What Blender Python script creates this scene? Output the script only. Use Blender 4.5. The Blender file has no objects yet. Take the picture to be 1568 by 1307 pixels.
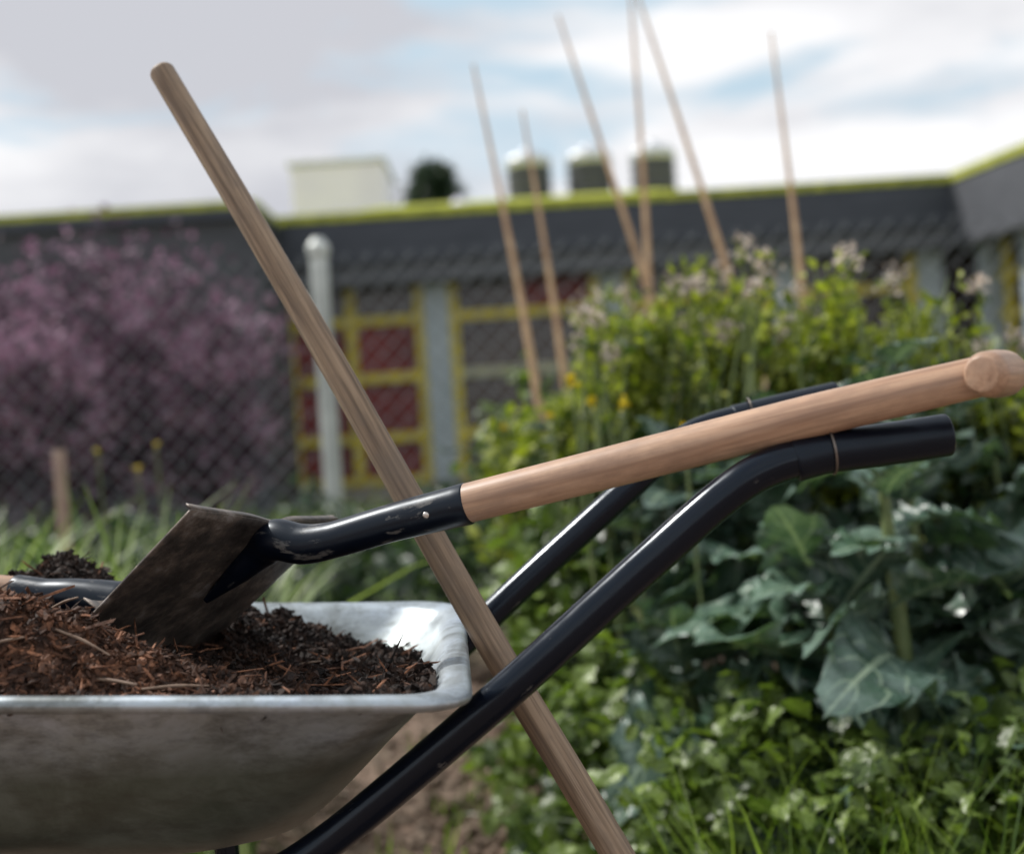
import bpy, math, random
import numpy as np
from mathutils import Vector, Matrix, noise
random.seed(4); R=np.random.RandomState(7)
H=0.85   # eye height above the ground; object coordinates below are written relative to that datum
D=bpy.data; S=bpy.context.scene
def W(x,y,z): return Vector((x,y,z+H))
def link(o,parent=None):
    S.collection.objects.link(o)
    if parent: o.parent=parent
    return o
def empty(name):
    o=D.objects.new(name,None); o.empty_display_size=.1; return link(o)
# ---------------------------------------------------------------- materials
class M:
    def __init__(s,name):
        s.m=D.materials.new(name); s.m.use_nodes=True; s.nt=s.m.node_tree; s.n=s.nt.nodes
        s.b=s.n['Principled BSDF']; s.out=s.n['Material Output']
    def N(s,t,**k):
        n=s.n.new(t)
        for a,b in k.items(): setattr(n,a,b)
        return n
    def L(s,a,b): s.nt.links.new(a,b)
    def coord(s,kind,scale=(1,1,1)):
        mp=s.N('ShaderNodeMapping'); mp.inputs['Scale'].default_value=scale
        if kind=='ATTR':
            a=s.N('ShaderNodeAttribute',attribute_name='luv'); s.L(a.outputs['Vector'],mp.inputs[0])
        else:
            t=s.N('ShaderNodeTexCoord'); s.L(t.outputs['Object'],mp.inputs[0])
        return mp.outputs[0]
    def noise(s,c,scale,detail=5,rough=.6,dist=0):
        n=s.N('ShaderNodeTexNoise'); n.inputs['Scale'].default_value=scale; n.inputs['Detail'].default_value=detail
        n.inputs['Roughness'].default_value=rough; n.inputs['Distortion'].default_value=dist
        s.L(c,n.inputs['Vector']); return n.outputs['Fac']
    def ramp(s,f,stops):
        r=s.N('ShaderNodeValToRGB'); e=r.color_ramp.elements
        while len(e)<len(stops): e.new(.5)
        for i,(p,c) in enumerate(stops):
            e[i].position=p; e[i].color=(*c,1) if len(c)==3 else c
        s.L(f,r.inputs[0]); return r.outputs['Color']
    def mix(s,f,a,b,bt='MIX'):
        m=s.N('ShaderNodeMix',data_type='RGBA',blend_type=bt)
        for sock,v in ((m.inputs[0],f),(m.inputs[6],a),(m.inputs[7],b)):
            if isinstance(v,(int,float)): sock.default_value=v
            elif isinstance(v,tuple): sock.default_value=(*v,1)
            else: s.L(v,sock)
        return m.outputs[2]
    def math(s,op,a,b=0,c=0):
        m=s.N('ShaderNodeMath',operation=op)
        for i,v in enumerate((a,b,c)):
            if isinstance(v,(int,float)): m.inputs[i].default_value=v
            else: s.L(v,m.inputs[i])
        return m.outputs[0]
    def bump(s,f,strength=.3,dist=.002):
        b=s.N('ShaderNodeBump'); b.inputs['Strength'].default_value=strength; b.inputs['Distance'].default_value=dist
        s.L(f,b.inputs['Height']); s.L(b.outputs[0],s.b.inputs['Normal'])
    def set(s,**k):
        for a,v in k.items():
            i=s.b.inputs[a.replace('_',' ')]
            if isinstance(v,(int,float)): i.default_value=v
            elif isinstance(v,tuple): i.default_value=(*v,1)
            else: s.L(v,i)
        return s
def basic(name,c1,c2,scale=5,rough=.6,metal=0,bump=0,bscale=60,kind='Object',st=(1,1,1),bd=.002,lo=.35,hi=.65):
    m=M(name); c=m.coord(kind,st); f=m.noise(c,scale)
    m.set(Base_Color=m.ramp(f,[(lo,c1),(hi,c2)]),Roughness=rough,Metallic=metal)
    if bump: m.bump(m.noise(c,bscale),bump,bd)
    return m.m
def wood(name,c1,c2,c3,grey,rough=.6,streak=.55,bl=.6):
    m=M(name); c=m.coord('ATTR',(70,70,3.2)); c2_=m.coord('ATTR',(260,260,9)); c3_=m.coord('ATTR',(22,22,11))
    a=m.ramp(m.noise(c,1,4,.6,.6),[(.3,c1),(.5,c2),(.72,c3)])
    fine=m.ramp(m.noise(c2_,1,3,.7),[(.36,(.42,.38,.36)),(.55,(1,1,1))])
    a=m.mix(streak,a,fine,'MULTIPLY')
    blotch=m.ramp(m.noise(c3_,1.5,5,.65),[(.42,(0,0,0)),(.68,(1,1,1))])
    a=m.mix(m.math('MULTIPLY',blotch,bl),a,grey)
    m.set(Base_Color=a,Roughness=rough); m.bump(m.noise(c2_,1,3),.35,.0006)
    return m.m
wood_pole=wood('weathered_wood',(.10,.063,.04),(.29,.20,.125),(.42,.31,.21),(.16,.12,.09),.6,.8)
wood_shaft=wood('beech_wood',(.32,.175,.105),(.50,.31,.20),(.60,.40,.27),(.30,.185,.125),.40,.42,.9)
def blackpaint(name,rough=.25,amt=.62):
    m=M(name); c=m.coord('ATTR',(40,40,14)); f=m.noise(c,1.6,7,.7)
    sc=m.ramp(f,[(amt,(0,0,0)),(amt+.05,(1,1,1))])
    m.set(Base_Color=m.mix(sc,(.002,.004,.010),(.10,.095,.09)),Roughness=m.math('MULTIPLY_ADD',m.noise(c,3,5),.3,rough-.12))
    m.set(Specular_IOR_Level=.36,Specular_Tint=(.80,.90,1))
    m.bump(m.noise(c,6,4),.12,.0005); return m.m
tube_black=blackpaint('black_painted_steel',.18,.65)
grip_black=blackpaint('black_rubber',.34,.70)
socket_black=blackpaint('worn_black_steel',.32,.57)
def galv():
    m=M('galvanised_steel'); c=m.coord('Object',(1,1,1))
    v=m.N('ShaderNodeTexVoronoi'); v.inputs['Scale'].default_value=55; m.L(c,v.inputs['Vector'])
    sp=m.N('ShaderNodeSeparateColor'); m.L(v.outputs['Color'],sp.inputs[0])
    big=m.noise(c,9,7,.68,.6)
    col=m.ramp(big,[(.3,(.28,.30,.29)),(.5,(.45,.50,.53)),(.7,(.58,.66,.77))])
    col=m.mix(m.math('MULTIPLY',sp.outputs[0],.18),col,(.40,.42,.42))
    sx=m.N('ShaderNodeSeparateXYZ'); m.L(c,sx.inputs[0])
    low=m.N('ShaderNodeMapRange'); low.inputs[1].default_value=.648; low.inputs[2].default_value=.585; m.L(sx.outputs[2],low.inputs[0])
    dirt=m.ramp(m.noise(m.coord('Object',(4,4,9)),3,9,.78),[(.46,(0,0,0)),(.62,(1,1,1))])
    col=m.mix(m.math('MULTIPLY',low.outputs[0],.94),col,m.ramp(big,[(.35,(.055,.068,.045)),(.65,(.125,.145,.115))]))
    col=m.mix(m.math('MULTIPLY',dirt,.6),col,(.055,.055,.042))
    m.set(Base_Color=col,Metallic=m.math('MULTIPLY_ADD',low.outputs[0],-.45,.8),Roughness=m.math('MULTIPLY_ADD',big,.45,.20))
    m.bump(m.noise(c,14,6),.35,.003); return m.m
galv_m=galv()
def blade():
    m=M('soiled_steel_blade'); c=m.coord('Object')
    f=m.noise(c,26,9,.75); 
    col=m.ramp(f,[(.32,(.030,.025,.023)),(.47,(.085,.072,.064)),(.57,(.17,.135,.11)),(.70,(.34,.31,.29))])
    m.set(Base_Color=col,Metallic=.35,Roughness=.46); m.bump(m.noise(c,90,6),.7,.002); return m.m
blade_m=blade()
def soilm():
    m=M('compost'); c=m.coord('Object'); a=m.N('ShaderNodeAttribute',attribute_name='luv')
    sx=m.N('ShaderNodeSeparateXYZ'); m.L(a.outputs['Vector'],sx.inputs[0])
    f=m.noise(c,60,6,.7)
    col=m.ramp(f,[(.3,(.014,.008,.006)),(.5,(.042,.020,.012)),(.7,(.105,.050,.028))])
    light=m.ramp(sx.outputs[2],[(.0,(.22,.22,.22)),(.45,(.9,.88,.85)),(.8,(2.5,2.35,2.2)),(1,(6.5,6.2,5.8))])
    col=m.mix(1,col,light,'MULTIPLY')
    m.set(Base_Color=col,Roughness=.75,Specular_IOR_Level=.35); m.bump(m.noise(c,400,4),.7,.002); return m.m
soil_m=soilm()
def leafm(name,dark,light,vein=None,rough=.5,trans=.25,tcol=None,spec=.5,wax=0):
    m=M(name); a=m.N('ShaderNodeAttribute',attribute_name='luv')
    sx=m.N('ShaderNodeSeparateXYZ'); m.L(a.outputs['Vector'],sx.inputs[0]); u,v,r=sx.outputs
    col=m.mix(r,dark,light)
    nz=m.noise(m.coord('Object'),25,4); col=m.mix(.4,col,m.ramp(nz,[(.35,(.45,.5,.5)),(.65,(1.4,1.35,1.15))]),'MULTIPLY')
    if vein:
        au=m.math('ABSOLUTE',u)
        mid=m.math('LESS_THAN',au,.055)
        lat=m.math('GREATER_THAN',m.math('SINE',m.math('MULTIPLY_ADD',au,-11,m.math('MULTIPLY',v,42))),.93)
        vv=m.math('MAXIMUM',mid,m.math('MULTIPLY',lat,.6))
        col=m.mix(m.math('MULTIPLY',vv,.75),col,vein)
    if wax:
        lw=m.ramp(m.noise(m.coord('Object'),11,6,.75),[(.42,(0,0,0)),(.66,(1,1,1))])
        col=m.mix(m.math('MULTIPLY',lw,wax),col,(.27,.37,.33))
    m.set(Base_Color=col,Roughness=rough,Specular_IOR_Level=spec)
    if vein: m.bump(m.noise(m.coord('Object'),60,3),.7,.006)
    t=m.N('ShaderNodeBsdfTranslucent')
    m.L(m.mix(1,col,tcol or (1.5,1.7,.6),'MULTIPLY'),t.inputs[0])
    mx=m.N('ShaderNodeMixShader'); mx.inputs[0].default_value=trans
    m.L(m.b.outputs[0],mx.inputs[1]); m.L(t.outputs[0],mx.inputs[2]); m.L(mx.outputs[0],m.out.inputs[0])
    return m.m
kale_m=leafm('kale_leaf',(.010,.036,.026),(.070,.135,.085),(.32,.41,.28),.33,.14,spec=.75,wax=.5)
weed_m=leafm('weed_leaf',(.018,.045,.008),(.21,.29,.065),(.24,.32,.12),.36,.28)
bright_m=leafm('flowering_stem_leaf',(.028,.062,.010),(.36,.39,.06),None,.5,.36)
dark_m=leafm('dark_leaf',(.008,.022,.010),(.04,.085,.028),None,.42,.22)
grass_m=leafm('grass_blade',(.04,.09,.012),(.28,.38,.08),None,.38,.33)
leek_m=leafm('strap_leaf',(.05,.10,.035),(.42,.50,.24),None,.42,.3)
pink_m=leafm('plum_blossom',(.075,.040,.068),(.40,.25,.36),None,.7,.28,tcol=(1.2,1,1.1))
pinkw_m=leafm('seedhead_petal',(.38,.31,.27),(.80,.70,.63),None,.7,.35,tcol=(1,1,1))
yel_m=leafm('yellow_petal',(.75,.55,.01),(.9,.75,.03),None,.6,.35,tcol=(1,1,.4))
stem_m=basic('green_stem',(.08,.12,.04),(.18,.22,.08),20,.6)
bark_m=basic('bark',(.05,.035,.03),(.11,.08,.07),20,.8,bump=.5)
cane_m=basic('bamboo_cane',(.38,.23,.12),(.56,.38,.21),6,.5,st=(1,1,3))
# ---------------------------------------------------------------- mesh helpers
def meshobj(name,V,F,mat,luv=None,parent=None,smooth=True):
    me=D.meshes.new(name); V=np.asarray(V,dtype=np.float32); F=np.asarray(F,dtype=np.int32)
    me.vertices.add(len(V)); me.vertices.foreach_set('co',V.ravel())
    me.loops.add(F.size); me.loops.foreach_set('vertex_index',F.ravel())
    me.polygons.add(len(F)); me.polygons.foreach_set('loop_start',np.arange(0,F.size,4,dtype=np.int32))
    me.update(calc_edges=True)
    if luv is not None:
        at=me.attributes.new('luv','FLOAT_VECTOR','POINT'); at.data.foreach_set('vector',np.asarray(luv,dtype=np.float32).ravel())
    me.polygons.foreach_set('use_smooth',np.full(len(F),smooth))
    me.materials.append(mat); o=D.objects.new(name,me); return link(o,parent)
def norm(a): return a/np.maximum(np.linalg.norm(a,axis=-1,keepdims=True),1e-9)
def scatter(name,tm,fwd,up,pos,scale,rnd,mat,parent=None,smooth=True,ti=None):
    k=len(pos); fwd=norm(np.asarray(fwd,float)); up=np.asarray(up,float)
    X=norm(np.cross(fwd,up)); Z=np.cross(X,fwd); pos=np.asarray(pos,float)
    scale=np.asarray(scale,float); 
    if scale.ndim==1: scale=np.repeat(scale[:,None],3,1)
    if ti is None: ti=R.randint(0,len(tm),k)
    Vs,Fs,Ls=[],[],[]; off=0
    for t,(tv,tf,tuv) in enumerate(tm):
        idx=np.where(ti==t)[0]
        if len(idx)==0: continue
        p=tv[None]*scale[idx][:,None,:]
        w=p[...,0:1]*X[idx][:,None]+p[...,1:2]*fwd[idx][:,None]+p[...,2:3]*Z[idx][:,None]+pos[idx][:,None]
        n=len(tv); Vs.append(w.reshape(-1,3))
        Fs.append((tf[None]+(np.arange(len(idx))*n)[:,None,None]+off).reshape(-1,4))
        l=np.empty((len(idx),n,3)); l[...,:2]=tuv[None]; l[...,2]=np.asarray(rnd)[idx][:,None]
        Ls.append(l.reshape(-1,3)); off+=n*len(idx)
    V=np.concatenate(Vs); V[:,2]+=H
    return meshobj(name,V,np.concatenate(Fs),mat,np.concatenate(Ls),parent,smooth)
def grid(nu,nv):
    f=[]
    for j in range(nv-1):
        for i in range(nu-1):
            a=j*nu+i; f.append((a,a+1,a+nu+1,a+nu))
    return np.array(f)
def leaf_t(nu,nv,wid,pet=.0,ruf=0,fr=5,bend=.3,fold=.25,seed=0,lobe=0,tw=0):
    r=np.random.RandomState(seed); V=[];U=[]; ph=r.rand(6)*6.28
    for j in range(nv):
        v=j/(nv-1)
        w=.035 if v<pet else None
        if w is None:
            t=(v-pet)/(1-pet); w=max(.02,math.sin(math.pi*min(1,t**.75))**.6)*wid*(1+lobe*math.sin(t*22+ph[5])+lobe*.5*math.sin(t*41+ph[4]))
            if j==nv-1: w=.02*wid+.005
        for i in range(nu):
            u=-1+2*i/(nu-1)
            e=abs(u)**1.5
            x=u*w*(1+ .12*ruf*5*e*math.sin(fr*3.1*v+ph[0]+u))
            z=fold*abs(u)*w-bend*v*v + ruf*e*w/wid*(math.sin(fr*6.28*v+ph[1]*(1 if u>0 else 2))+.6*math.sin(fr*11*v+ph[2]+2*u))
            if pet>.1: z+=ruf*.30*abs(u)*math.sin(30*v-5*abs(u)+ph[4])*(1 if v>pet else 0)+ (.022*noise.noise(Vector((u*3.2+seed*9,v*9,0)))+.03*noise.noise(Vector((u*1.3+seed*5,v*3,4))))*(1 if v>pet else 0)*min(1,abs(u)*4)
            y=v-.25*bend*v*v*v + ruf*.5*e*math.sin(fr*5*v+ph[3]+u*3)*w/wid
            V.append((x+tw*v*v*.3,y,z)); U.append((u,v))
    return np.array(V),grid(nu,nv),np.array(U)
kale_t=[leaf_t(15,32,.36+.02*(i%4),.2,.078+.008*(i%3),4+.5*i,.20+.13*i,.32,i,.10,(i%3-1)*.5) for i in range(8)]
weed_t=[leaf_t(7,9,.34,.12,.05,2.5,.3,.25,10+i,.18) for i in range(4)]
small_t=[leaf_t(3,5,.24,0,0,1,.25,.3,20+i) for i in range(3)]
blade_t=[]
for i in range(5):
    r=np.random.RandomState(50+i); V=[];U=[]; b=.15+.20*i; nv=8
    for j in range(nv):
        v=j/(nv-1); w=.5*(1-v**1.6)+.02
        for u in (-1,0,1): V.append((u*w,v-.35*b*v**3,-b*v*v*.9)); U.append((u,v))
    blade_t.append((np.array(V),grid(3,nv),np.array(U)))
def chunk_t(seed):
    r=np.random.RandomState(seed); V=np.array([(x,y,z) for z in(-1,1) for y in(-1,1) for x in(-1,1)],float)*.5
    V+=r.uniform(-.22,.22,V.shape); F=np.array([(0,2,3,1),(4,5,7,6),(0,1,5,4),(2,6,7,3),(1,3,7,5),(0,4,6,2)])
    return V,F,V[:,:2]
chunks=[chunk_t(i) for i in range(8)]
petal_t=[(np.array([(-.5,0,0),(.5,0,.05),(.45,1,.1),(-.4,.9,-.1)]),np.array([(0,1,2,3)]),np.array([(-1,0),(1,0),(1,1),(-1,1)]))]
def rdir(k): return norm(R.normal(size=(k,3)))
def catmull(P,n=8):
    P=[Vector(p) for p in P]; out=[]
    Q=[P[0]*2-P[1]]+P+[P[-1]*2-P[-2]]
    for i in range(1,len(Q)-2):
        for k in range(n):
            t=k/n; a,b,c,d=Q[i-1],Q[i],Q[i+1],Q[i+2]
            out.append(.5*((2*b)+(c-a)*t+(2*a-5*b+4*c-d)*t*t+(3*b-a-3*c+d)*t**3))
    out.append(P[-1]); return out
def tube(name,P,rad,mat,parent=None,seg=24,n=8,caps='round',smooth=True):
    m=len(P); rad=[rad]*m if isinstance(rad,(int,float)) else rad
    C=catmull([W(*p) for p in P],n) if m>2 or n>1 else [W(*p) for p in P]
    rr=[]; 
    for k in range(len(C)):
        t=k/(len(C)-1)*(m-1); i=min(int(t),m-2); rr.append(rad[i]*(1-(t-i))+rad[i+1]*(t-i))
    T0=(C[1]-C[0]).normalized(); T1=(C[-1]-C[-2]).normalized()
    cap=.45 if caps=='round' else .12
    prof_=((1,.001),(1,.6),(.75,.85),(.35,.97)) if caps=='round' else ((1,.001),(1,.86),(.8,.95),(.35,.99))
    pre=[(C[0]-T0*rr[0]*cap*s,rr[0]*q) for s,q in prof_]
    post=[(C[-1]+T1*rr[-1]*cap*s,rr[-1]*q) for s,q in prof_[::-1]]
    pts=[p for p,_ in pre]+C+[p for p,_ in post]; rs=[q for _,q in pre]+rr+[q for _,q in post]
    V=[];L=[];s=0; up=Vector((0,.3,1)); X=None
    for i,p in enumerate(pts):
        if i<4: T=T0
        elif i>=len(pts)-4: T=T1
        else:
            a=pts[max(i-1,4)]; b=pts[min(i+1,len(pts)-5)]; T=(b-a).normalized()
        if X is None: X=T.cross(up).normalized()
        X=(X-T*X.dot(T)).normalized(); Y=T.cross(X)
        if i: s+=(p-pts[i-1]).length
        for k in range(seg):
            a=2*math.pi*k/seg; q=X*math.cos(a)+Y*math.sin(a)
            V.append(p+q*rs[i]); L.append((math.cos(a)*rs[i],math.sin(a)*rs[i],s))
    F=[]
    for i in range(len(pts)-1):
        for k in range(seg):
            k2=(k+1)%seg; F.append((i*seg+k,i*seg+k2,(i+1)*seg+k2,(i+1)*seg+k))
    return meshobj(name,np.array([tuple(v) for v in V]),np.array(F),mat,np.array(L),parent,smooth)
def box(name,x0,x1,y0,y1,z0,z1,mat,parent=None,bev=0):
    V=np.array([(x,y,z+H) for z in(z0,z1) for y in(y0,y1) for x in(x0,x1)],float)
    F=np.array([(0,2,3,1),(4,5,7,6),(0,1,5,4),(2,6,7,3),(1,3,7,5),(0,4,6,2)])
    o=meshobj(name,V,F,mat,None,parent,False)
    if bev:
        b=o.modifiers.new('b','BEVEL'); b.width=bev; b.segments=2
    return o
# ---------------------------------------------------------------- camera
cam=D.cameras.new('camera'); co=D.objects.new('camera',cam); link(co)
cam.sensor_width=36; cam.lens=46; cam.clip_start=.05; cam.clip_end=3000
co.matrix_world=Matrix.Translation((0,0,H))@Matrix.Rotation(math.radians(90),4,'X')@Matrix.Rotation(math.radians(-3.7),4,'Z')
cam.dof.use_dof=True; cam.dof.focus_distance=1.17; cam.dof.aperture_fstop=3.0; cam.dof.aperture_blades=9
S.camera=co
# ---------------------------------------------------------------- sky + sun
el,az=50,math.atan2(-.80,.42)
w=D.worlds.new('World'); S.world=w; w.use_nodes=True; nt=w.node_tree; bg=nt.nodes['Background']
sky=nt.nodes.new('ShaderNodeTexSky'); sky.sky_type='NISHITA'; sky.sun_disc=False
sky.sun_elevation=math.radians(el); sky.sun_rotation=az
tc=nt.nodes.new('ShaderNodeTexCoord'); mp=nt.nodes.new('ShaderNodeMapping'); mp.inputs['Scale'].default_value=(1,1,3.4)
mp.inputs['Location'].default_value=(1.3,.4,.9)
nt.links.new(tc.outputs['Generated'],mp.inputs[0])
sz=nt.nodes.new('ShaderNodeSeparateXYZ'); nt.links.new(tc.outputs['Generated'],sz.inputs[0])
def wmath(op,a,b,c=0):
    m=nt.nodes.new('ShaderNodeMath'); m.operation=op
    for i,v in enumerate((a,b,c)):
        if isinstance(v,(int,float)): m.inputs[i].default_value=v
        else: nt.links.new(v,m.inputs[i])
    return m.outputs[0]
def wn(scale,det,ro,dist=0):
    n=nt.nodes.new('ShaderNodeTexNoise'); n.inputs['Scale'].default_value=scale; n.inputs['Detail'].default_value=det
    n.inputs['Roughness'].default_value=ro; n.inputs['Distortion'].default_value=dist; nt.links.new(mp.outputs[0],n.inputs['Vector']); return n.outputs['Fac']
def wr(f,st):
    r=nt.nodes.new('ShaderNodeValToRGB'); e=r.color_ramp.elements
    while len(e)<len(st): e.new(.5)
    for i,(p,c) in enumerate(st): e[i].position=p; e[i].color=(*c,1)
    nt.links.new(f,r.inputs[0]); return r.outputs[0]
def wmix(f,a,b,bt='MIX'):
    m=nt.nodes.new('ShaderNodeMix'); m.data_type='RGBA'; m.blend_type=bt
    for s_,v in ((m.inputs[0],f),(m.inputs[6],a),(m.inputs[7],b)):
        if isinstance(v,(int,float)): s_.default_value=v
        elif isinstance(v,tuple): s_.default_value=(*v,1)
        else: nt.links.new(v,s_)
    return m.outputs[2]
zc_=wmath('MINIMUM',wmath('MAXIMUM',sz.outputs[2],0),.30)
mask=wr(wmath('ADD',wn(4.2,6,.52,.4),wmath('MULTIPLY_ADD',zc_,-.78,.258)),[(.42,(0,0,0)),(.54,(1,1,1))])
ccol=wr(wmath('ADD',wn(2.6,5,.5),wmath('MULTIPLY_ADD',zc_,.7,-.13)),[(.46,(1,1,1)),(.66,(.60,.61,.65))])
cl=wmix(1,ccol,(13.4,13.4,13.6),'MULTIPLY'); haze=wmix(.72,sky.outputs[0],(9.0,11.4,12.9))
nt.links.new(wmix(mask,haze,cl),bg.inputs[0]); bg.inputs[1].default_value=.077
sl=D.lights.new('sun','SUN'); sl.energy=4.1; sl.angle=math.radians(2); sl.color=(1,.96,.91)
so=link(D.objects.new('sun',sl)); e=math.radians(el)
sd=Vector((math.sin(az)*math.cos(e),math.cos(az)*math.cos(e),math.sin(e)))
so.rotation_euler=sd.to_track_quat('Z','Y').to_euler()
# ---------------------------------------------------------------- ground
def groundm():
    m=M('bare_earth'); c=m.coord('Object')
    a=m.ramp(m.noise(c,3,8,.7),[(.35,(.12,.08,.055)),(.55,(.25,.17,.125)),(.7,(.34,.25,.19))])
    far=m.ramp(m.noise(c,.6,4),[(.4,(.07,.11,.03)),(.6,(.10,.14,.04))])
    sx=m.N('ShaderNodeSeparateXYZ'); m.L(c,sx.inputs[0])
    f=m.N('ShaderNodeMapRange'); f.inputs[1].default_value=4.5; f.inputs[2].default_value=6.5; m.L(sx.outputs[1],f.inputs[0])
    m.set(Base_Color=m.mix(f.outputs[0],a,far),Roughness=.95); m.bump(m.noise(c,30,8,.7),.9,.02); return m.m
gm=groundm()
xs=np.concatenate([[-600,-80,-15],np.linspace(-4,4,90),[15,80,600]]); ys=np.concatenate([[-600,-60,-6],np.linspace(-1,7,90),[12,30,100,800]])
V=[(x,y,(.018*noise.noise(Vector((x*5,y*5,0)))+.008*noise.noise(Vector((x*17,y*17,2))) if abs(x)<3.9 and -1<y<6.9 else 0)) for y in ys for x in xs]
meshobj('ground',np.array(V),grid(len(xs),len(ys)),gm)
k=9000
P=np.c_[R.uniform(-1.3,1.2,k),R.uniform(1.5,4.6,k),np.full(k,-H+.004)]
clod_m=basic('earth_clods',(.10,.065,.045),(.34,.26,.2),4,.95)
scatter('soil_clods',chunks,rdir(k),rdir(k),P,R.gamma(1.6,.007,(k,3))+.003,R.rand(k),clod_m)
# ---------------------------------------------------------------- wheelbarrow
wb=empty('wheelbarrow')
X0,X1,Y0,Y1=-.95,-.044,.972,1.515
def rimz(x): return -.198-.062*(x+.06)
def ring(o,dz,r,n=10):
    pts=[]; x0,x1,y0,y1=X0+o*1.3,X1-o*1.06,Y0+o,Y1-o
    for cx,cy,a0 in ((x1-r,y0+r,-90),(x1-r,y1-r,0),(x0+r,y1-r,90),(x0+r,y0+r,180)):
        for k in range(n+1):
            a=math.radians(a0+90*k/n); pts.append((cx+r*math.cos(a),cy+r*math.sin(a)))
    out=[]
    for i,p in enumerate(pts):
        q=pts[(i+1)%len(pts)]; m=10 if (i+1)%(n+1)==0 else 1
        for k in range(m):
            t=k/m; out.append((p[0]+(q[0]-p[0])*t,p[1]+(q[1]-p[1])*t))
    res=[]
    for x,y in out:
        x-=.05*(y-1.0); wob=.0026*noise.noise(Vector((x*9,y*9,0)))+(.004*noise.noise(Vector((x*16,y*16,dz*12))) if dz<-.02 else 0)
        res.append((x,y,rimz(x)+dz+wob+H))
    return res
prof=[(.013,-.0115),(.006,-.0125),(.001,-.010),(-.001,-.006),(.0008,-.0015),(.005,.0005),(.010,0),(.016,-.0015),(.021,-.004),(.025,-.009),(.031,-.018),(.05,-.041),(.075,-.072),(.1,-.103),(.122,-.130),(.14,-.150),(.155,-.163),(.172,-.172),(.195,-.177),(.23,-.178)]
rings=[ring(o,dz,(.05+o*.35) if o<.2 else min(.05+o*.35,.10)*.3) for o,dz in prof]
n=len(rings[0]); V=[p for r in rings for p in r]; F=[]
for j in range(len(rings)-1):
    for i in range(n): i2=(i+1)%n; F.append((j*n+i,j*n+i2,(j+1)*n+i2,(j+1)*n+i))
last=(len(rings)-1)*n; cx=sum(p[0] for p in rings[-1])/n; cy=sum(p[1] for p in rings[-1])/n; cz=sum(p[2] for p in rings[-1])/n
for s in (.5,.02):
    base=len(V)
    for p in rings[-1]: V.append((cx+(p[0]-cx)*s,cy+(p[1]-cy)*s,cz+(p[2]-cz)*s))
    for i in range(n): i2=(i+1)%n; F.append((last+i,last+i2,base+i2,base+i))
    last=base
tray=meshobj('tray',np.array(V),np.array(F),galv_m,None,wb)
md=tray.modifiers.new('s','SOLIDIFY'); md.thickness=.0015; md.offset=0
md=tray.modifiers.new('ss','SUBSURF'); md.levels=1; md.render_levels=2
tube('handle_tube_near',[(-.88,1.19,-.33),(-.6,1.15,-.372),(-.36,1.12,-.388),(-.26,1.118,-.378),(-.185,1.112,-.345),(-.0385,1.07,-.2306),(.09,1.055,-.126),(.165,1.05,-.067),(.205,1.05,-.0455),(.2536,1.05,-.0365),(.335,1.05,-.030)],.0155,tube_black,wb,28,8)
tube('grip_near',[(.226,1.05,-.0415),(.2536,1.05,-.0365),(.30,1.05,-.033),(.3475,1.05,-.0290)],.0172,grip_black,wb,28,6,'flat')
tube('handle_tube_far',[(-.88,1.31,-.33),(-.6,1.35,-.372),(-.36,1.38,-.385),(-.25,1.39,-.375),(-.17,1.405,-.318),(-.0336,1.43,-.201),(.123,1.45,-.077),(.185,1.46,-.0306),(.224,1.465,-.0137),(.29,1.473,-.002),(.365,1.48,.0100)],.0155,tube_black,wb,28,8)
tube('grip_far',[(.25,1.468,-.009),(.30,1.474,-.0005),(.368,1.48,.0102)],.0172,grip_black,wb,28,6,'flat')
def torus(name,c,axis,r,t,mat,parent):
    c=Vector(c);a=Vector(axis).normalized(); u=a.cross(Vector((.1,.2,1))).normalized(); v=a.cross(u); V=[];F=[];n,m=32,8
    for i in range(n):
        th=2*math.pi*i/n; d=u*math.cos(th)+v*math.sin(th)
        for j in range(m):
            ph=2*math.pi*j/m; q=c+d*(r+t*math.cos(ph))+a*t*math.sin(ph); V.append((q.x,q.y,q.z+H))
            F.append((i*m+j,((i+1)%n)*m+j,((i+1)%n)*m+(j+1)%m,i*m+(j+1)%m))
    return meshobj(name,np.array(V),np.array(F),mat,None,parent)
wire_m=basic('wire',(.10,.085,.075),(.22,.19,.17),30,.4,.8)
torus('grip_clip_near',(.2536,1.05,-.0355),(1,0,.1),.0188,.0012,wire_m,wb)
torus('grip_clip_far',(.268,1.470,-.004),(1,0,.1),.0188,.0012,wire_m,wb)
for yy,nm in ((1.12,'near'),(1.385,'far')):
    tube('leg_'+nm,[(-.33,yy,-.392),(-.33,yy,-.6),(-.34,yy,-.82),(-.37,yy,-.842),(-.46,yy,-.842),(-.49,yy,-.8),(-.56,yy,-.385)],.013,tube_black,wb,16,6)
tube('leg_brace',[(-.33,1.12,-.62),(-.33,1.25,-.62),(-.33,1.385,-.62)],.009,tube_black,wb,12,2)
tube('front_bar',[(-.88,1.19,-.33),(-1.14,1.2,-.62),(-1.16,1.205,-.66)],.0155,tube_black,wb,16,4)
tube('front_bar_far',[(-.88,1.31,-.33),(-1.14,1.3,-.62),(-1.16,1.295,-.66)],.0155,tube_black,wb,16,4)
rub=basic('tyre_rubber',(.02,.02,.02),(.05,.045,.04),30,.8)
torus('tyre',(-1.16,1.25,-.66),(0,1,0),.15,.04,rub,wb); torus('wheel_rim',(-1.16,1.25,-.66),(0,1,0),.11,.018,galv_m,wb)
tube('axle',[(-1.16,1.18,-.66),(-1.16,1.25,-.66),(-1.16,1.32,-.66)],.012,wire_m,wb,12,2)
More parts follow.
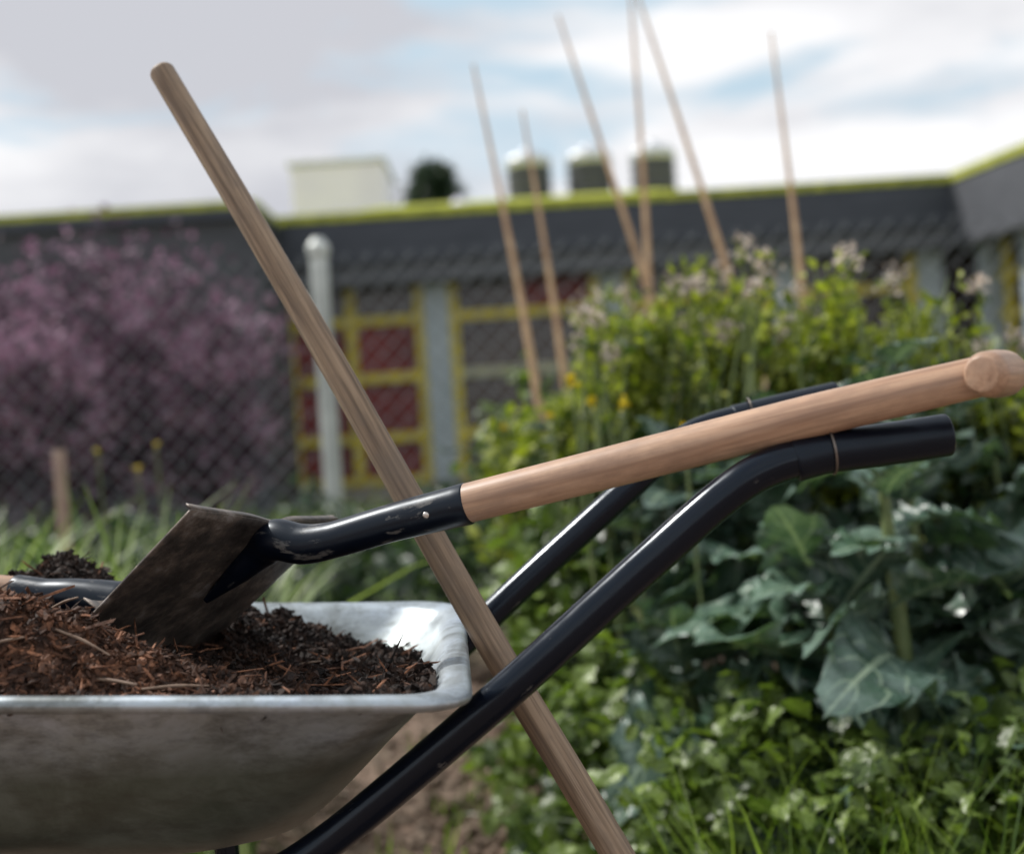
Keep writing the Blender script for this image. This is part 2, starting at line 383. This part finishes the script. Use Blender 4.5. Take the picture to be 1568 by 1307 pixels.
for i in range(5):
    a=i*1.2566; tube('spoke_%d'%i,[(-1.16,1.25,-.66),(-1.16+.055*math.cos(a),1.25,-.66+.055*math.sin(a)),(-1.16+.11*math.cos(a),1.25,-.66+.11*math.sin(a))],.009,galv_m,wb,8,2)
# ---------------------------------------------------------------- compost
def ss(t): t=np.clip(t,0,1); return t*t*(3-2*t)
def inset(x,y):
    xx=x+.05*(y-1.0); r=.06
    cx,cy=(X0+X1)/2,(Y0+Y1)/2; hx,hy=(X1-X0)/2,(Y1-Y0)/2
    qx=np.abs(xx-cx)-(hx-r); qy=np.abs(y-cy)-(hy-r)
    return -(np.hypot(np.maximum(qx,0),np.maximum(qy,0))+np.minimum(np.maximum(qx,qy),0)-r)
def wallz(x,o): return rimz(x)+np.interp(o,[a for a,b in prof[5:]],[b for a,b in prof[5:]])
def nz(x,y,s,z=0): return noise.noise(Vector((x*s,y*s,z)))
def soilz(x,y):
    o=inset(x,y); x=np.asarray(x);y=np.asarray(y)
    heap=.060*ss((-.14-x)/.34)+.078*np.exp(-((x+.50)**2/.008+(y-1.43)**2/.004))+.040*np.exp(-((x+.29)**2/.005+(y-1.42)**2/.006))+.038*np.exp(-((x+.43)**2/.010+(y-1.075)**2/.004))-.026*np.exp(-((x+.47)**2/.012+(y-1.29)**2/.006))-.016*np.exp(-((x+.25)**2/.004+(y-1.17)**2/.004))
    b=-.240+.030*ss((1.32-y)/.25)
    return b+heap*(.25+.75*ss((o-.028)/.08))
nx,ny=300,190; gx=np.linspace(-.92,-.06,nx); gy=np.linspace(.99,1.50,ny)
def lump(x,y): return .014*nz(x,y,20)+.013*nz(x,y,48,3)
GX,GY=np.meshgrid(gx,gy); GZ=soilz(GX,GY); O=inset(GX,GY)
NN=np.array([[lump(x,y)+.007*nz(x,y,130,5)+.004*nz(x,y,260,8) for x in gx] for y in gy]); GZ=GZ+NN
GZ=np.minimum(GZ,np.where((O<.06)&(GY<1.3),rimz(GX)+.012+(O-.03)*1.2,9))
ok=(O>.027)&(GZ>wallz(GX,O)+.003)
Vv=np.c_[GX.ravel(),GY.ravel(),GZ.ravel()+H]; Fg=grid(nx,ny); okr=ok.ravel(); Fg=Fg[okr[Fg].all(1)]
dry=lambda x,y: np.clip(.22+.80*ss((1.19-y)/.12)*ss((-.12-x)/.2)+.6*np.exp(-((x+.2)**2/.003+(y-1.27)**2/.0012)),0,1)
cmp_=empty('compost_heap')
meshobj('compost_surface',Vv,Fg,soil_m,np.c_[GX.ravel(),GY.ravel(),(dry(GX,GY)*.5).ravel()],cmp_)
def onsoil(k,xlo=-.6):
    x=R.uniform(xlo,-.06,k); y=R.uniform(.995,1.49,k); o=inset(x,y); z=soilz(x,y)
    z=z+np.array([lump(a,b) for a,b in zip(x,y)]); z=np.minimum(z,np.where((o<.06)&(y<1.3),rimz(x)+.012+(o-.03)*1.2,9))
    m=(o>.034)&(z>wallz(x,o)+.005); return x[m],y[m],z[m]
x,y,z=onsoil(44000); k=len(x)
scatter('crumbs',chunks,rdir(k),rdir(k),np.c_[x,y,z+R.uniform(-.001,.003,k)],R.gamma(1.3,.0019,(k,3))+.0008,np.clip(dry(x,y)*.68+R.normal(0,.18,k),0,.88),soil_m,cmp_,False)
x,y,z=onsoil(8000); d=dry(x,y); keep=R.rand(len(x))<np.clip(d*.85,.16,1); x,y,z=x[keep],y[keep],z[keep]; k=len(x); f=rdir(k); f[:,2]*=.35
sc=np.c_[R.uniform(.0008,.0028,k),R.gamma(1.5,.007,k)+.004,R.uniform(.0005,.0014,k)]
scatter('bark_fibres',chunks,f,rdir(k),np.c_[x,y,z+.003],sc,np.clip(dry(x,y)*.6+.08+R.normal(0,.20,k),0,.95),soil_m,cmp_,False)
x,y,z=onsoil(260); k=len(x); f=rdir(k); f[:,2]*=.3
scatter('pale_twigs',chunks,f,rdir(k),np.c_[x,y,z+.006],np.c_[R.uniform(.0010,.002,k),R.uniform(.012,.045,k),R.uniform(.0008,.0015,k)],R.uniform(.84,.98,k),soil_m,cmp_,False)
twig_m=basic('dry_twig',(.14,.085,.055),(.30,.21,.15),60,.7)
for i,(x,y,dx,dy,dz) in enumerate([(-.355,1.05,.045,-.01,-.022),(-.33,1.03,-.05,.02,.004),(-.42,1.04,.04,.012,.006),(-.28,1.04,.05,.012,-.003),(-.385,1.10,.03,-.02,.01),(-.22,1.30,.03,.01,.003)]):
    z=float(soilz(x,y))+lump(x,y)+.011
    tube('long_twig_%d'%i,[(x-dx/2,y-dy/2,z-dz/2),(x,y+.002,z+.001),(x+dx/2,y+dy/2,z+dz/2)],[.0010,.0014,.0007],twig_m,cmp_,8,4)
# ---------------------------------------------------------------- shovel
sh=empty('shovel')
A=Vector((-.273,1.10,-.051));B=Vector((-.182,1.325,-.082)); J=(A+B)/2; Wd=(B-A).normalized(); half=(B-A).length/2
Ld=Vector((-.113,.029,-.095)); Ld=(Ld-Wd*Ld.dot(Wd)).normalized(); Nd=Wd.cross(Ld).normalized()
V=[];nu,nv=33,29
for j in range(nv):
    v=j/(nv-1)*.26
    for i in range(nu):
        u=-1+2*i/(nu-1); wv=half*(1-.06*v/.26)
        lift=.006*(u*u-1)-.007*math.exp(-(u/.2)**2)*max(0,1-v/.15)
        wobv=v+.0012*noise.noise(Vector((u*4,j*.3,0)))
        p=J+Wd*(u*wv)+Ld*wobv+Nd*lift; V.append((p.x,p.y,p.z+H))
bl=meshobj('blade',np.array(V),grid(nu,nv),blade_m,None,sh)
md=bl.modifiers.new('s','SOLIDIFY'); md.thickness=.0022; md.offset=0
def off(v,n,u=0): p=J+Ld*v+Nd*n+Wd*u; return (p.x,p.y,p.z)
V=[]
for j in range(3):
    for i in range(nu):
        u=-1+2*i/(nu-1); p=J+Wd*(u*half)+Ld*(-.001+.0012*j)+Nd*(.006*(u*u-1)-.007*math.exp(-(u/.2)**2)+.0035*j+.0005); V.append((p.x,p.y,p.z+H))
o=meshobj('foot_tread',np.array(V),grid(nu,3),blade_m,None,sh); o.modifiers.new('s','SOLIDIFY').thickness=.0020
tube('socket',[off(.105,-.0145),off(.06,-.017),off(.028,-.018),(-.222,1.200,-.0895),(-.196,1.19,-.094),(-.165,1.178,-.0905),(-.11,1.161,-.0775),(-.0433,1.14,-.0642)],[.003,.012,.0175,.0195,.0185,.0165,.0170,.0185],socket_black,sh,28,8,'flat')
tube('wooden_shaft',[(-.058,1.1448,-.0667),(.10,1.0936,-.0351),(.24,1.048,-.0069),(.368,1.007,.0165)],[.0174,.0176,.0174,.0158],wood_shaft,sh,36,10,'flat')
tube('t_grip',[(.3560,.984,.0166),(.3605,.989,.0166),(.372,1.003,.0167),(.384,1.018,.0168),(.3905,1.027,.0168)],[.0142,.0176,.0186,.0182,.0160],wood_shaft,sh,36,8,'flat')
riv=basic('rivet_steel',(.5,.45,.42),(.7,.65,.6),30,.35,.9)
tube('rivet',[(-.0785,1.137,-.0712),(-.0790,1.1345,-.0713),(-.0792,1.133,-.0714)],[.0036,.0036,.003],riv,sh,16,2)
# ---------------------------------------------------------------- second spade, mostly buried
sp=empty('spade')
tube('spade_shaft',[(-1.05,1.40,-.06),(-.8,1.37,-.092),(-.505,1.33,-.136)],.0155,wood_shaft,sp,24,6)
tube('spade_socket',[(-.512,1.332,-.135),(-.48,1.322,-.139),(-.44,1.312,-.142),(-.40,1.305,-.152)],[.0175,.0165,.018,.024],socket_black,sp,24,6)
V=[];
for j in range(12):
    for i in range(9):
        u=-1+i/4; v=j/11; V.append((-.41+.2*v*.9,1.305+u*.085,-.146+.012*u*u-.16*v+H))
o=meshobj('spade_blade',np.array(V),grid(9,12),blade_m,None,sp); o.modifiers.new('s','SOLIDIFY').thickness=.002
# ---------------------------------------------------------------- leaning wooden handle
tube('wooden_tool_handle',[(-.3536,1.42,.4075),(-.2167+.003,1.3415,.1474),(-.0397,1.24,-.189),(.0650,1.182,-.381),(.312,1.04,-.845)],[.0138,.0142,.0146,.0146,.0146],wood_pole,None,32,14)
# ---------------------------------------------------------------- vegetation
def kale(x,y,h,nl,lo,hi):
    e=empty('kale_plant'); z0=-H
    tube('stem',[(x,y,z0),(x+.02,y+.01,z0+h*.5),(x,y,z0+h)],[.02,.017,.008],stem_m,e,12,4)
    k=nl; t=(np.arange(k)+.5)/k; ang=np.arange(k)*2.4+R.rand()*6; elv=np.interp(t,[0,.5,.85,1],[-.15,.4,.9,1.25])+R.normal(0,.25,k)
    f=np.c_[np.cos(ang)*np.cos(elv),np.sin(ang)*np.cos(elv),np.sin(elv)]
    up=np.c_[-np.cos(ang)*np.sin(elv),-np.sin(ang)*np.sin(elv),np.cos(elv)]+R.normal(0,.4,(k,3))
    P=np.c_[np.full(k,x),np.full(k,y),z0+h*(.12+.86*t)]
    s=np.interp(t,[0,.3,.8,1],[lo,hi,hi*.85,lo*.6])*R.uniform(.65,1.15,k)
    scatter('leaves',kale_t,f,up,P,s,np.clip(R.rand(k),0,1),kale_m,e)
for a in [(.27,2.25,.46,22,.17,.25),(.48,2.08,.60,30,.20,.31),(.78,2.08,.56,30,.20,.30),(.66,2.25,.93,26,.18,.28),(.30,2.55,.78,30,.19,.27),(.47,2.45,.80,28,.19,.28),
          (1.0,2.35,.74,30,.20,.31),(.12,2.75,.55,20,.17,.23),(.74,2.5,.78,24,.2,.3),(.64,1.90,.34,20,.14,.23),(1.25,2.7,.75,24,.2,.3),(.38,1.92,.26,16,.13,.20),(.98,1.98,.44,22,.17,.26),(.56,2.0,.72,20,.16,.25)]:
    kale(*a)
def cloud(name,c,r,k,size,tm,mat,upb=.4,parent=None,hollow=.3):
    d=rdir(k); rad=R.uniform(hollow,1,k)**.6; P=np.array(c)+d*rad[:,None]*np.array(r)*(1+.22*np.sin(d[:,:1]*7+d[:,2:]*9))
    P=P[P[:,2]>-H+.01]; k=len(P); f=rdir(k); f[:,2]+=upb*.5; up=rdir(k)*.7+np.array([0,-.2,1])
    return scatter(name,tm,f,up,P,R.uniform(.6,1.3,k)*size,R.rand(k),mat,parent)
fb=empty('flowering_brassica')
tops=[(.13,.11),(.20,.18),(.27,.24),(.34,.29),(.43,.24),(.51,.28),(.60,.22),(.70,.25),(.79,.19),(.88,.22),(.96,.10),(1.05,.07),(1.15,.03)]
for i,(x,zt) in enumerate(tops):
    yy=R.uniform(2.65,3.0); cloud('foliage_%d'%i,(x,yy,zt-.14),(.06,.12,.12),360,.034,small_t,bright_m,.9,fb,.1)
    cloud('foliage_low_%d'%i,(x+.03,yy+.1,zt-.34),(.09,.14,.15),360,.042,small_t,bright_m,.6,fb,.1)
st=[]
def topz(x): return float(np.interp(x,[a for a,b in tops],[b for a,b in tops]))
for i in range(90):
    x=R.uniform(.12,1.12); y=R.uniform(2.5,3.05); t=(topz(x)+R.uniform(-.08,.10))*y/2.85; st.append((x,y,t)); b=(x+R.normal(0,.06),y+R.normal(0,.05),t-.4)
    tube('stem_%d'%i,[b,((x+b[0])/2+R.normal(0,.015),(y+b[1])/2,t-.2),(x,y,t)],[.004,.003,.0015],stem_m,fb,6,3)
st=np.array(st)
k=90*20; base=st[np.repeat(np.arange(90),20)]; P=base+np.c_[R.normal(0,.012,k),R.normal(0,.012,k),-R.rand(k)*.16]
scatter('pods',small_t,np.c_[R.normal(0,1,(k,2)),np.full(k,.8)],rdir(k),P,R.uniform(.015,.035,k),R.rand(k),bright_m,fb)
sel=st[R.permutation(90)[:36]]; k=36*22; base=sel[np.repeat(np.arange(36),22)]
scatter('seedhead_petals',petal_t,rdir(k),rdir(k),base+R.normal(0,.012,(k,3)),R.uniform(.008,.015,k),R.rand(k),pinkw_m,fb)
gw=empty('garden_weeds')
for i,(c,r,k,s,mt) in enumerate([((.03,3.2,-.16),(.13,.3,.20),900,.045,bright_m),((.07,2.7,-.42),(.13,.25,.26),900,.055,weed_m),((.5,2.95,-.25),(.5,.3,.3),1800,.06,dark_m),
      ((1.1,2.9,-.25),(.3,.3,.32),1000,.06,dark_m),((.16,2.35,-.58),(.13,.2,.17),520,.05,weed_m),((.36,1.98,-.58),(.24,.18,.15),800,.045,weed_m),((.03,2.35,-.77),(.10,.18,.09),240,.045,weed_m),
      ((.8,1.95,-.60),(.4,.2,.16),900,.045,weed_m),((-.02,2.9,-.76),(.14,.3,.08),220,.045,weed_m),((.18,2.0,-.74),(.12,.15,.10),300,.045,weed_m),((.62,1.8,-.56),(.30,.12,.13),620,.038,weed_m)]):
    cloud('leaf_mass_%d'%i,c,r,k,s,small_t if mt in (dark_m,bright_m) else weed_t,mt,.6,gw,.15)
def grass(name,n,x0,x1,y0,y1,h0,h1,wd,mat,dens=None,spread=.35):
    x=R.uniform(x0,x1,n); y=R.uniform(y0,y1,n)
    if dens is not None: m=np.array([dens(a,b) for a,b in zip(x,y)]); x=x[m];y=y[m]
    k=len(x); f=np.c_[R.normal(0,spread,(k,2)),np.ones(k)]; up=np.c_[R.normal(0,1,(k,2)),R.normal(0,.1,k)]
    h=R.uniform(h0,h1,k); return scatter(name,blade_t,f,up,np.c_[x,y,np.full(k,-H)],np.c_[np.full(k,wd)*R.uniform(.6,1.3,k),h,h],R.rand(k),mat)
grass('grass_tufts',7500,.16,1.3,1.6,2.2,.18,.46,.0055,grass_m,lambda a,b: nz(a,b,5)+.04+.9*(a-.35)>0,.50)
grass('grass_sprouts',1300,-1.0,.3,2.0,4.2,.03,.12,.006,grass_m,lambda a,b: nz(a,b,4,7)>.2)
grass('leek_leaves',1000,-2.0,-.50,2.3,3.4,.48,.88,.026,leek_m,lambda a,b: nz(a,b,4,2)>-.25 and a<-.22*b,.16)
grass('meadow_grass',7000,-6,6,5.0,13,.15,.45,.014,grass_m,None,.3)
bw=empty('border_shrubs')
for i,(c,r,k,s,mt) in enumerate([((-.75,5.0,-.55),(.5,.4,.33),1100,.07,dark_m),((-.15,4.6,-.45),(.35,.4,.33),900,.07,dark_m),((-1.6,5.3,-.55),(.6,.4,.30),900,.07,dark_m),((.08,4.2,-.2),(.22,.4,.35),800,.06,weed_m),
     ((-2.5,5.2,-.55),(.5,.4,.3),700,.07,dark_m),((.9,4.6,-.15),(.9,.4,.40),1700,.07,dark_m),((2.2,4.6,-.15),(.6,.5,.45),1000,.07,weed_m)]):
    cloud('shrub_leaves_%d'%i,c,r,k,s,small_t if mt is dark_m else weed_t,mt,.6,bw,.1)
yf=empty('yellow_flowers')
for i,(x,y,z,r) in enumerate([(.118,2.45,.078,.014),(.155,2.45,.038,.011),(.21,2.45,.030,.010),(-.02,3,-.0,.010),(-1.09,4,.017,.008),(-1.15,4,-.05,.010),(-1.27,4,.01,.007),(.30,2.3,-.02,.007),(.08,2.6,.02,.007)]):
    k=18; scatter('petals_%d'%i,petal_t,rdir(k),rdir(k),np.array((x,y,z))+rdir(k)*r*R.rand(k)[:,None],np.full(k,r*.8),R.rand(k),yel_m,yf)
    tube('stem_%d'%i,[(x+.03,y,max(-H,z-.6)),(x+.01,y,z-.25),(x,y,z)],.003,stem_m,yf,6,3)
# ---------------------------------------------------------------- canes
for (t,b) in [((-.049,4.2,1.167),(.092,3.9,.02)),((.103,4.4,1.058),(.172,4.2,.186)),((.244,4.4,1.368),(.4515,4.2,.441)),((.513,4.6,1.56),(.488,4.4,.526)),((.4945,4.3,1.42),(.699,4.1,.454)),((.955,4.4,1.267),(.953,4.2,.386))]:
    t=Vector(t);b=Vector(b); g=b+(b-t)*((b.z+H)/(t.z-b.z)); m1=t.lerp(g,.35)+Vector((.006,0,0)); m2=t.lerp(g,.7)+Vector((-.006,0,0))
    tube('bamboo_cane',[tuple(t),tuple(m1),tuple(m2),tuple(g)],[.004,.0100,.0155,.018],cane_m,None,12,6)
tube('wooden_stake',[(-1.386,4.0,.017),(-1.385,4,-.4),(-1.38,4,-.85)],.02,basic('stake_wood',(.30,.20,.16),(.42,.31,.25),8,.7),None,10,3,'flat')
# ---------------------------------------------------------------- fence
fe=empty('chain_link_fence'); zc=basic('galvanised_post',(.42,.45,.43),(.60,.63,.60),6,.5,.3)
for px in (-4.9,-.834,3.25):
    tube('post',[(px,6,-.85),(px,6,0),(px,6,.87)],.043,zc,fe,20,3); tube('post_cap',[(px,6,.85),(px,6,.885),(px,6,.905)],[.052,.052,.035],zc,fe,20,3)
V=[];F=[];x0,x1,z0,z1=-4.9,3.25,-.83,.84; hgt=z1-z0; rr=.0030
def clip(p,q):
    ax,bx=p[0],q[0]; t0,t1=0,1
    for lim,s in ((x0,1),(x1,-1)):
        fa=(ax-lim)*s; fb_=(bx-lim)*s
        if fa<0 and fb_<0: return None
        if fa<0: t0=max(t0,fa/(fa-fb_))
        elif fb_<0: t1=min(t1,fa/(fa-fb_))
    return None if t0>=t1 else (t0,t1)
for sgn in (1,-1):
    a=x0-hgt
    while a<x1+hgt:
        p=[a,z0];q=[a+sgn*hgt,z1]; c=clip(p,q)
        if c:
            P0=(p[0]+(q[0]-p[0])*c[0],p[1]+(q[1]-p[1])*c[0]);P1=(p[0]+(q[0]-p[0])*c[1],p[1]+(q[1]-p[1])*c[1]); b=len(V)
            for P_ in (P0,P1):
                for dx,dy in ((-rr,0),(0,-rr),(rr,0),(0,rr)): V.append((P_[0]+dx,6+sgn*.0032+dy,P_[1]+H))
            for i in range(4): F.append((b+i,b+(i+1)%4,b+4+(i+1)%4,b+4+i))
        a+=.10
meshobj('wire_mesh',np.array(V),np.array(F),basic('fence_wire',(.11,.12,.14),(.20,.22,.24),10,.5,.3),None,fe)
# ---------------------------------------------------------------- blossom trees
def blossom(x,y,h,r,k):
    e=empty('blossoming_plum_tree'); tips=[]
    tube('trunk',[(x,y,-H),(x+.05,y,-H+.35),(x+.02,y,-H+.8)],[.08,.06,.05],bark_m,e,10,4)
    for i in range(26):
        a=R.rand()*6.28; rr=r*R.uniform(.3,1); zt=-H+h*R.uniform(.3,1); tip=np.array((x+rr*math.cos(a),y+rr*math.sin(a),zt))
        b=np.array((x+.02,y,-H+R.uniform(.3,.8))); mid=(b+tip)/2+R.normal(0,.08,3)
        tube('branch_%d'%i,[tuple(b),tuple(mid),tuple(tip)],[.03,.018,.006],bark_m,e,6,4); tips+= [b*(1-t)**2+2*mid*t*(1-t)+tip*t*t for t in (.35,.5,.65,.8,.9,1)]
    tips=np.array(tips); base=tips[R.randint(0,len(tips),k)]; P=base+R.normal(0,.17,(k,3))
    P=P[P[:,2]>-H+.05]; k=len(P); cl=np.array([nz(p[0],p[2],4.5,p[1]) for p in P]); 
    scatter('blossom',petal_t,rdir(k),rdir(k),P,R.uniform(.03,.06,k),np.clip(.40+cl*1.8+R.normal(0,.22,k),0,1),pink_m,e)
for a in [(-4.3,10,2.4,1.05,9000),(-3.1,9.6,2.35,1.0,9500),(-2.4,10.4,2.0,.55,4500),(-5.6,10.2,2.5,1.1,5000)]: blossom(*a)
# ---------------------------------------------------------------- school building
sb=empty('school_building')
fas=basic('dark_metal_fascia',(.040,.047,.062),(.062,.070,.088),3,.5,.2,st=(1,1,8))
fas2=basic('soffit_panel',(.08,.085,.098),(.105,.11,.125),3,.6)
sed=basic('sedum_roof',(.26,.29,.03),(.54,.56,.07),9,.9,bump=.6)
yfr=basic('yellow_frame',(.55,.44,.05),(.70,.57,.08),3,.5)
cfr=basic('cream_frame',(.35,.35,.22),(.45,.44,.30),3,.5)
redp=basic('red_panel',(.13,.014,.014),(.22,.026,.026),2,.5)
glz=basic('dark_glazing',(.03,.02,.018),(.07,.05,.04),1.2,.15)
col=basic('concrete_column',(.36,.41,.44),(.46,.51,.54),4,.7)
brk=basic('base_course',(.22,.19,.16),(.32,.28,.24),6,.8)
wal=basic('dark_cladding',(.055,.058,.068),(.085,.088,.10),2,.7,st=(1,1,6))
Y=16
box('fascia',-2.75,5.45,Y-.5,Y+4,2.05,2.56,fas,sb); box('fascia_lower',-2.72,5.42,Y-.42,Y+.2,1.80,2.045,fas2,sb)
box('sedum_edge',-2.75,5.5,Y-.52,Y+4,2.563,2.66,sed,sb)
V=[];nu,nv=20,8
for j in range(nv):
    for i in range(nu):
        u=i/(nu-1);v=j/(nv-1); hh=.58*math.sin(math.pi*min(1,v*.55))*min(1,u*9)*min(1,(1-u)*9)
        V.append((-2.3+5.2*u,Y-.3+4*v,2.64+hh+H))
meshobj('sedum_mound',np.array(V),grid(nu,nv),sed,None,sb)
box('rear_wall',-2.75,7,Y+.25,Y+.4,-.85,1.8,glz,sb)
box('base',-2.75,5.4,Y,Y+.2,-.85,-.60,brk,sb)
cols=[-.83,1.32,3.4,5.2]
for c in cols: box('column',c-.15,c+.15,Y-.1,Y+.12,-.60,1.80,col,sb)
bays=[(-2.75,-.98),(-.68,1.17),(1.47,3.25),(3.55,5.05)]
for bi,(a,b) in enumerate(bays):
    for z in (1.40,.70,-.03,-.56):
        box('transom',a,b,Y,Y+.06,z-.055,z+.055,cfr if (bi>=1 and z==.70) else yfr,sb)
    for m in ([a+.10,(a+b)/2-.02,b-.06] if bi==0 else [a+.05,b-.05]): box('mullion',m-.06,m+.06,Y-.01,Y+.07,-.60,1.80,yfr,sb)
    zs=[(-.505,-.085),(.025,.645),(.755,1.345),(1.455,1.795)]
    half_=(a+b)/2
    for ri,(p,q) in enumerate(zs):
        for xa,xb in ((a,half_),(half_,b)):
            box('panel',xa+.01,xb-.01,Y+.08,Y+.12,p,q,redp if (bi==0 and ri<3) else (redp if (bi==1 and ri==3 and xa>a) else glz),sb)
box('left_block',-9.5,-2.62,14.1,20,-.85,2.42,wal,sb); box('left_fascia',-9.55,-2.58,14.0,20,2.423,2.53,fas,sb); box('left_sedum',-9.55,-2.58,14.0,20,2.533,2.61,sed,sb)
def wing(name,t0,t1,n0,n1,z0,z1,mat):
    a=Vector((5.34,16,0));d=Vector((.16,-1,0)).normalized();nrm=Vector((1,.16,0)).normalized()
    V=[]
    for z in (z0,z1):
        for nn in (n0,n1):
            for t in (t0,t1): p=a+d*t+nrm*nn; V.append((p.x,p.y,z+H))
    F=np.array([(0,2,3,1),(4,5,7,6),(0,1,5,4),(2,6,7,3),(1,3,7,5),(0,4,6,2)])
    return meshobj(name,np.array(V),F,mat,None,sb,False)
wing('wing_fascia',-.3,9,-.05,5,1.80,2.56,fas2); wing('wing_sedum',-.3,9,-.07,5,2.563,2.66,sed); wing('wing_back',-.2,9,.6,.7,-.85,1.8,glz); wing('wing_base',0,9,.3,.5,-.85,-.6,brk)
for i in range(10):
    wing('wing_column',.45+i*.95,.65+i*.95,.25,.5,-.6,1.8,col); wing('wing_mullion',.9+i*.95,.98+i*.95,.32,.4,-.6,1.8,yfr)
for z in (1.40,.95,.45,-.03,-.5): wing('wing_transom',0,9,.41,.47,z-.045,z+.045,yfr if z!=.45 else cfr)
wht=basic('white_sheet',(.76,.74,.92),(.82,.80,.96),2,.5); alu=basic('aluminium_cowl',(.55,.57,.6),(.7,.72,.75),5,.4,.4); lou=basic('dark_louvre',(.05,.055,.065),(.10,.105,.12),2,.6,st=(1,1,30))
rp=empty('rooftop_plant_room'); box('room',-2.98,-1.62,19,21,2.6,3.98,wht,rp,.03); box('room_cap',-3.02,-1.58,18.96,21.04,3.985,4.04,alu,rp)
for x in (.48,1.36,2.29):
    rc=empty('roof_ventilation_cowl')
    tube('body',[(x,19,2.7),(x,19,3.2),(x,19,3.80)],.31,lou,rc,24,3,'flat')
    for zz in (3.3,3.42,3.54,3.66): torus('louvre_ring',(x,19,zz),(0,0,1),.315,.018,lou,rc)
    tube('dome',[(x,19,3.80),(x,19,3.84),(x,19,3.90),(x,19,3.96)],[.34,.33,.27,.10],alu,rc,24,4)
sv=empty('small_roof_vent'); tube('pipe',[(-.5,17,2.5),(-.5,17,2.6),(-.5,17,2.85)],.04,alu,sv,10,2); tube('ball',[(-.5,17,2.80),(-.5,17,2.86),(-.5,17,2.92),(-.5,17,2.98)],[.07,.13,.13,.07],wht,sv,16,4)
dt=empty('distant_tree'); tube('trunk',[(-1.94,40,-H),(-1.9,40,3),(-1.94,40,7)],[.25,.2,.1],bark_m,dt,10,4)
for i,(dx,dz,r) in enumerate([(0,7.2,.75),(-.42,7.15,.6),(.45,7.2,.6),(-.15,7.75,.6),(.25,7.8,.5),(0,6.3,.9)]): cloud('crown_%d'%i,(-1.94+dx,40,dz),(r,r,r),500,.2,small_t,dark_m,.2,dt,.2)
S.view_settings.view_transform='Standard'; S.view_settings.look='None'; S.view_settings.exposure=0
